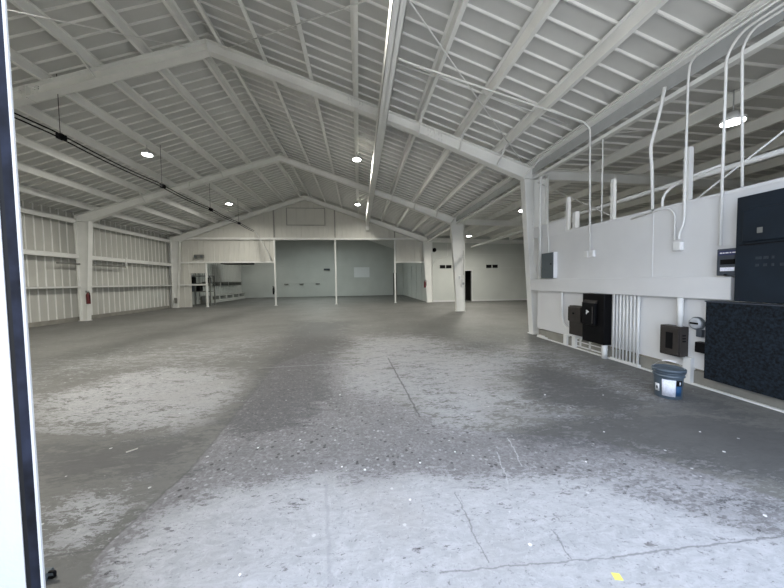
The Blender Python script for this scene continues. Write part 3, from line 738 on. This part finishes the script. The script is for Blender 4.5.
# black switchgear and brown neighbour
bg=thing('switchgear_box',(XR-.1,5.1,.22),'large black switchgear box with an arrow mark beneath the ledge','switchgear')
MB().bbox(XR-.16,XR,4.82,5.33,.25,1.165,.006).build('cabinet',M['black'],bg)
MB().bbox(XR-.22,XR-.16,4.97,5.28,.58,1.00,.012).build('cover_door',M['black'],bg)
MB().prism([(XR-.22,.99),(XR-.16,1.05),(XR-.16,.99)],'y',4.97,5.28).build('hood',M['brown'],bg)
mb=MB(); mb.prism([(5.14,.80),(5.09,.83),(5.14,.86)],'x',XR-.223,XR-.219); mb.box(XR-.223,XR-.219,5.15,5.165,.78,.86)
mb.build('arrow_mark',M['white'],bg)
MB().bbox(XR-.235,XR-.219,5.0,5.015,.62,.93,.004).build('handle',M['brown'],bg)
cond([(XR-.09,4.87,.25),(XR-.09,4.87,.0)],'fat white pipe from the black switchgear to the floor',.045)
br=thing('breaker_box',(XR-.08,5.7,.3),'brown breaker box left of the large black switchgear','breaker box')
MB().bbox(XR-.13,XR,5.36,5.74,.30,.90,.008).build('cabinet',M['brown'],br)
MB().bbox(XR-.17,XR-.13,5.38,5.73,.58,.88,.012).build('door',M['brown'],br)
MB().cylx(XR-.185,XR-.17,5.56,.75,.02,10).build('knob',M['black'],br)
# bundle of risers
for k in range(8):
    y=4.74-k*.066
    r_=.014 if k not in (7,) else .020
    o=MB().tube([(XR-.04,y,.0),(XR-.04,y,1.17)],r_,10).build('riser_conduit',M['conduit'])
    tag(o,'white vertical riser conduit below the ledge, %s from the black switchgear'%nth[k],'conduit','riser conduit bank')
mb=MB().box(XR-.065,XR-.015,4.24,4.78,.01,.05); 
tag(mb.build('floor_strip',M['conduit']),'white base strip holding the bank of riser conduits','base strip')

# ------------------------------------------------------------------ bucket
bx,by=3.74,3.18; R0,R1,HB=.128,.150,.355
bk=thing('bucket',(bx,by,0),'grey-blue plastic pail with lid and labels standing by the service wall','bucket')
pr=[(.0,.004),(R0-.004,.0),(R0,.008),(R1-.012,.255),(R1-.010,.262),(R1+.001,.264),(R1+.001,.272),(R1-.006,.276),(R1-.004,.300),(R1+.004,.303),(R1+.004,.311),(R1-.004,.314),(R1-.003,.330)]
MB().lathe(bx,by,pr,40).build('pail_body',M['pail'],bk)
ld=MB().lathe(bx,by,[(R1-.002,.322),(R1+.010,.322),(R1+.012,.345),(R1+.006,.357),(R1-.008,.358),(R1-.014,.346),(R1-.03,.344),(.02,.343),(.001,.343)],40).build('lid',M['pail'],bk)
def wrap(a0,a1,z0,z1,off,m,name,n=10):
    mb=MB()
    for i in range(n):
        for (r_) in (0,):
            pass
    vs=[]
    for i in range(n+1):
        a=a0+(a1-a0)*i/n
        for z in (z0,z1):
            r_=R0+(R1-.012-R0)*z/.255+off; vs.append((bx+r_*math.cos(a),by+r_*math.sin(a),z))
    k=len(vs)
    for i in range(n+1):
        a=a0+(a1-a0)*i/n
        for z in (z0,z1):
            r_=R0+(R1-.012-R0)*z/.255+off-.002; vs.append((bx+r_*math.cos(a),by+r_*math.sin(a),z))
    mb.v=vs
    for i in range(n): mb.face([2*i,2*i+2,2*i+3,2*i+1],True); mb.face([k+2*i+1,k+2*i+3,k+2*i+2,k+2*i],True)
    for i in range(n): mb.face([2*i,k+2*i,k+2*i+2,2*i+2]); mb.face([2*i+1,2*i+3,k+2*i+3,k+2*i+1])
    mb.face([0,1,k+1,k]); mb.face([2*n,k+2*n,k+2*n+1,2*n+1])
    return mb.build(name,M[m],bk)
fa=math.atan2(-by,-bx)                      # direction from pail to the doorway
wrap(fa-.42,fa+.52,.035,.235,.0022,'label','paper_label')
wrap(fa+.54,fa+1.02,.045,.165,.0022,'blue','blue_label')
wrap(fa+.54,fa+1.02,.167,.235,.0022,'black','black_label')
wrap(fa+.78,fa+.90,.18,.215,.0035,'label','round_mark',4)
wrap(fa-1.02,fa-.62,.075,.165,.0022,'white','small_sticker')
wrap(fa-.90,fa-.76,.10,.135,.0035,'dgrey','sticker_mark',4)
hp=[]
for i in range(17):
    a=PI*i/16; hp.append((bx+(R1+.012)*math.cos(a)*math.cos(fa+PI/2),by+(R1+.012)*math.cos(a)*math.sin(fa+PI/2),.28+.16*math.sin(a)))
hn=MB().tube(hp,.0025,6).build('handle',M['metal'],bk)
MB().tube([hp[6],hp[7],hp[8],hp[9],hp[10]],.007,10).build('grip',M['white'],hn)

# ------------------------------------------------------------------ small things on the floor
def onfloor(px): return unp(px)
x,y=onfloor((617,577))
mb=MB(); mb.prism([(x-.022,y-.012),(x+.016,y-.020),(x+.024,y+.012),(x-.012,y+.022)],'z',.0005,.003)
tag(mb.build('sticky_note',M['yellow']),'small yellow paper square lying on the floor near the doorway','note')
a=onfloor((126,453)); b=onfloor((138,449))
tag(MB().beam((a[0],a[1],.006),(b[0],b[1],.006),.010,.008).build('wood_sliver',M['stick']),'thin pale sliver of wood lying on the left floor','sliver')
fx,fy=-1.56,1.585
fb=thing('floor_bracket',(fx,fy,0),'small grey block with a black hook on the floor inside the door jamb','floor bracket')
MB().bbox(fx-.04,fx+.005,fy-.01,fy+.03,0,.04,.004).build('block',M['grey'],fb)
MB().tube(arc([(fx+.005,fy,.012),(fx+.035,fy,.012),(fx+.035,fy,.042),(fx+.01,fy,.042)],.01),.006,8).build('hook',M['black'],fb)
# chips of paint
cm=M['white']
proto=None
chips=[(342,467),(340,395),(187,372),(222,383),(604,432),(586,462),(420,463),(455,452),(498,352),(470,395),(545,395),(365,470),(300,440),(258,448),(700,432),(724,452),(765,516),(240,575),(530,545),(410,500)]
for i,p in enumerate(chips):
    x,y=onfloor(p); s=.008+.004*random.random()
    if proto is None:
        mb=MB(); mb.prism([(-1,-.5),(.2,-.9),(1,-.1),(.5,.8),(-.6,.7)],'z',0,.35)
        proto=mb.build('paint_chip',cm); c=proto
    else: c=proto.copy(); C.objects.link(c)
    c.location=(x,y,.001); c.scale=(s,s,s); c.rotation_euler=(0,0,random.random()*6)
    tag(c,'tiny white flake of paint loose on the concrete floor','paint flake','loose paint flakes')

# ------------------------------------------------------------------ doorway jamb
jb=thing('door_jamb',(-1.05,YF,0),'white doorway jamb with a dark glossy seal at the left edge','door jamb')
MB().box(-1.35,-1.045,YF,YF+.008,-.1,4.3).build('outer_face',M['jamb'],jb)
MB().box(-1.045,-1.030,YF+.002,YF+.010,0,4.3).build('gap_strip',M['black'],jb)
MB().box(-1.030,-1.002,YF,YF+.010,0,4.3).build('seal_strip',M['seal'],jb)
MB().box(-1.002,-.994,YF-.001,YF+.004,0,4.3).build('edge_bead',M['jamb'],jb)

# ------------------------------------------------------------------ light from outside
w=bpy.data.worlds.new('sky'); bpy.context.scene.world=w; w.use_nodes=True
bg_=w.node_tree.nodes['Background']; bg_.inputs[0].default_value=(.70,.81,1.0,1); bg_.inputs[1].default_value=2.0
sd=bpy.data.lights.new('sun','SUN'); sd.energy=11.0; sd.angle=math.radians(1); sd.color=(1,.96,.90)
so=bpy.data.objects.new('sun',sd); C.objects.link(so)
so.rotation_euler=Vector((.45,-.35,-1)).to_track_quat('-Z','Y').to_euler(); so.location=(0,-5,12)

# ------------------------------------------------------------------ camera
F=295.95; yaw,pi_,ro=.1103,-.0431,.0139
f=Vector((math.sin(yaw)*math.cos(pi_),math.cos(yaw)*math.cos(pi_),math.sin(pi_)))
r=Vector((math.cos(yaw),-math.sin(yaw),0)); u=r.cross(f)
r2=r*math.cos(ro)-u*math.sin(ro); u2=u*math.cos(ro)+r*math.sin(ro)
cam=bpy.data.cameras.new('camera'); co=bpy.data.objects.new('camera',cam); C.objects.link(co)
cam.sensor_width=36; cam.lens=F/784*36; cam.clip_start=.02
m4=Matrix(((r2.x,u2.x,-f.x,0),(r2.y,u2.y,-f.y,0),(r2.z,u2.z,-f.z,H_EYE),(0,0,0,1)))
co.matrix_world=m4
sc=bpy.context.scene; sc.camera=co
sc.view_settings.view_transform='Standard'; sc.view_settings.look='None'; sc.view_settings.gamma=1; sc.view_settings.exposure=0.85
sc.view_settings.use_curve_mapping=False
sc.cycles.max_bounces=8; sc.cycles.diffuse_bounces=5
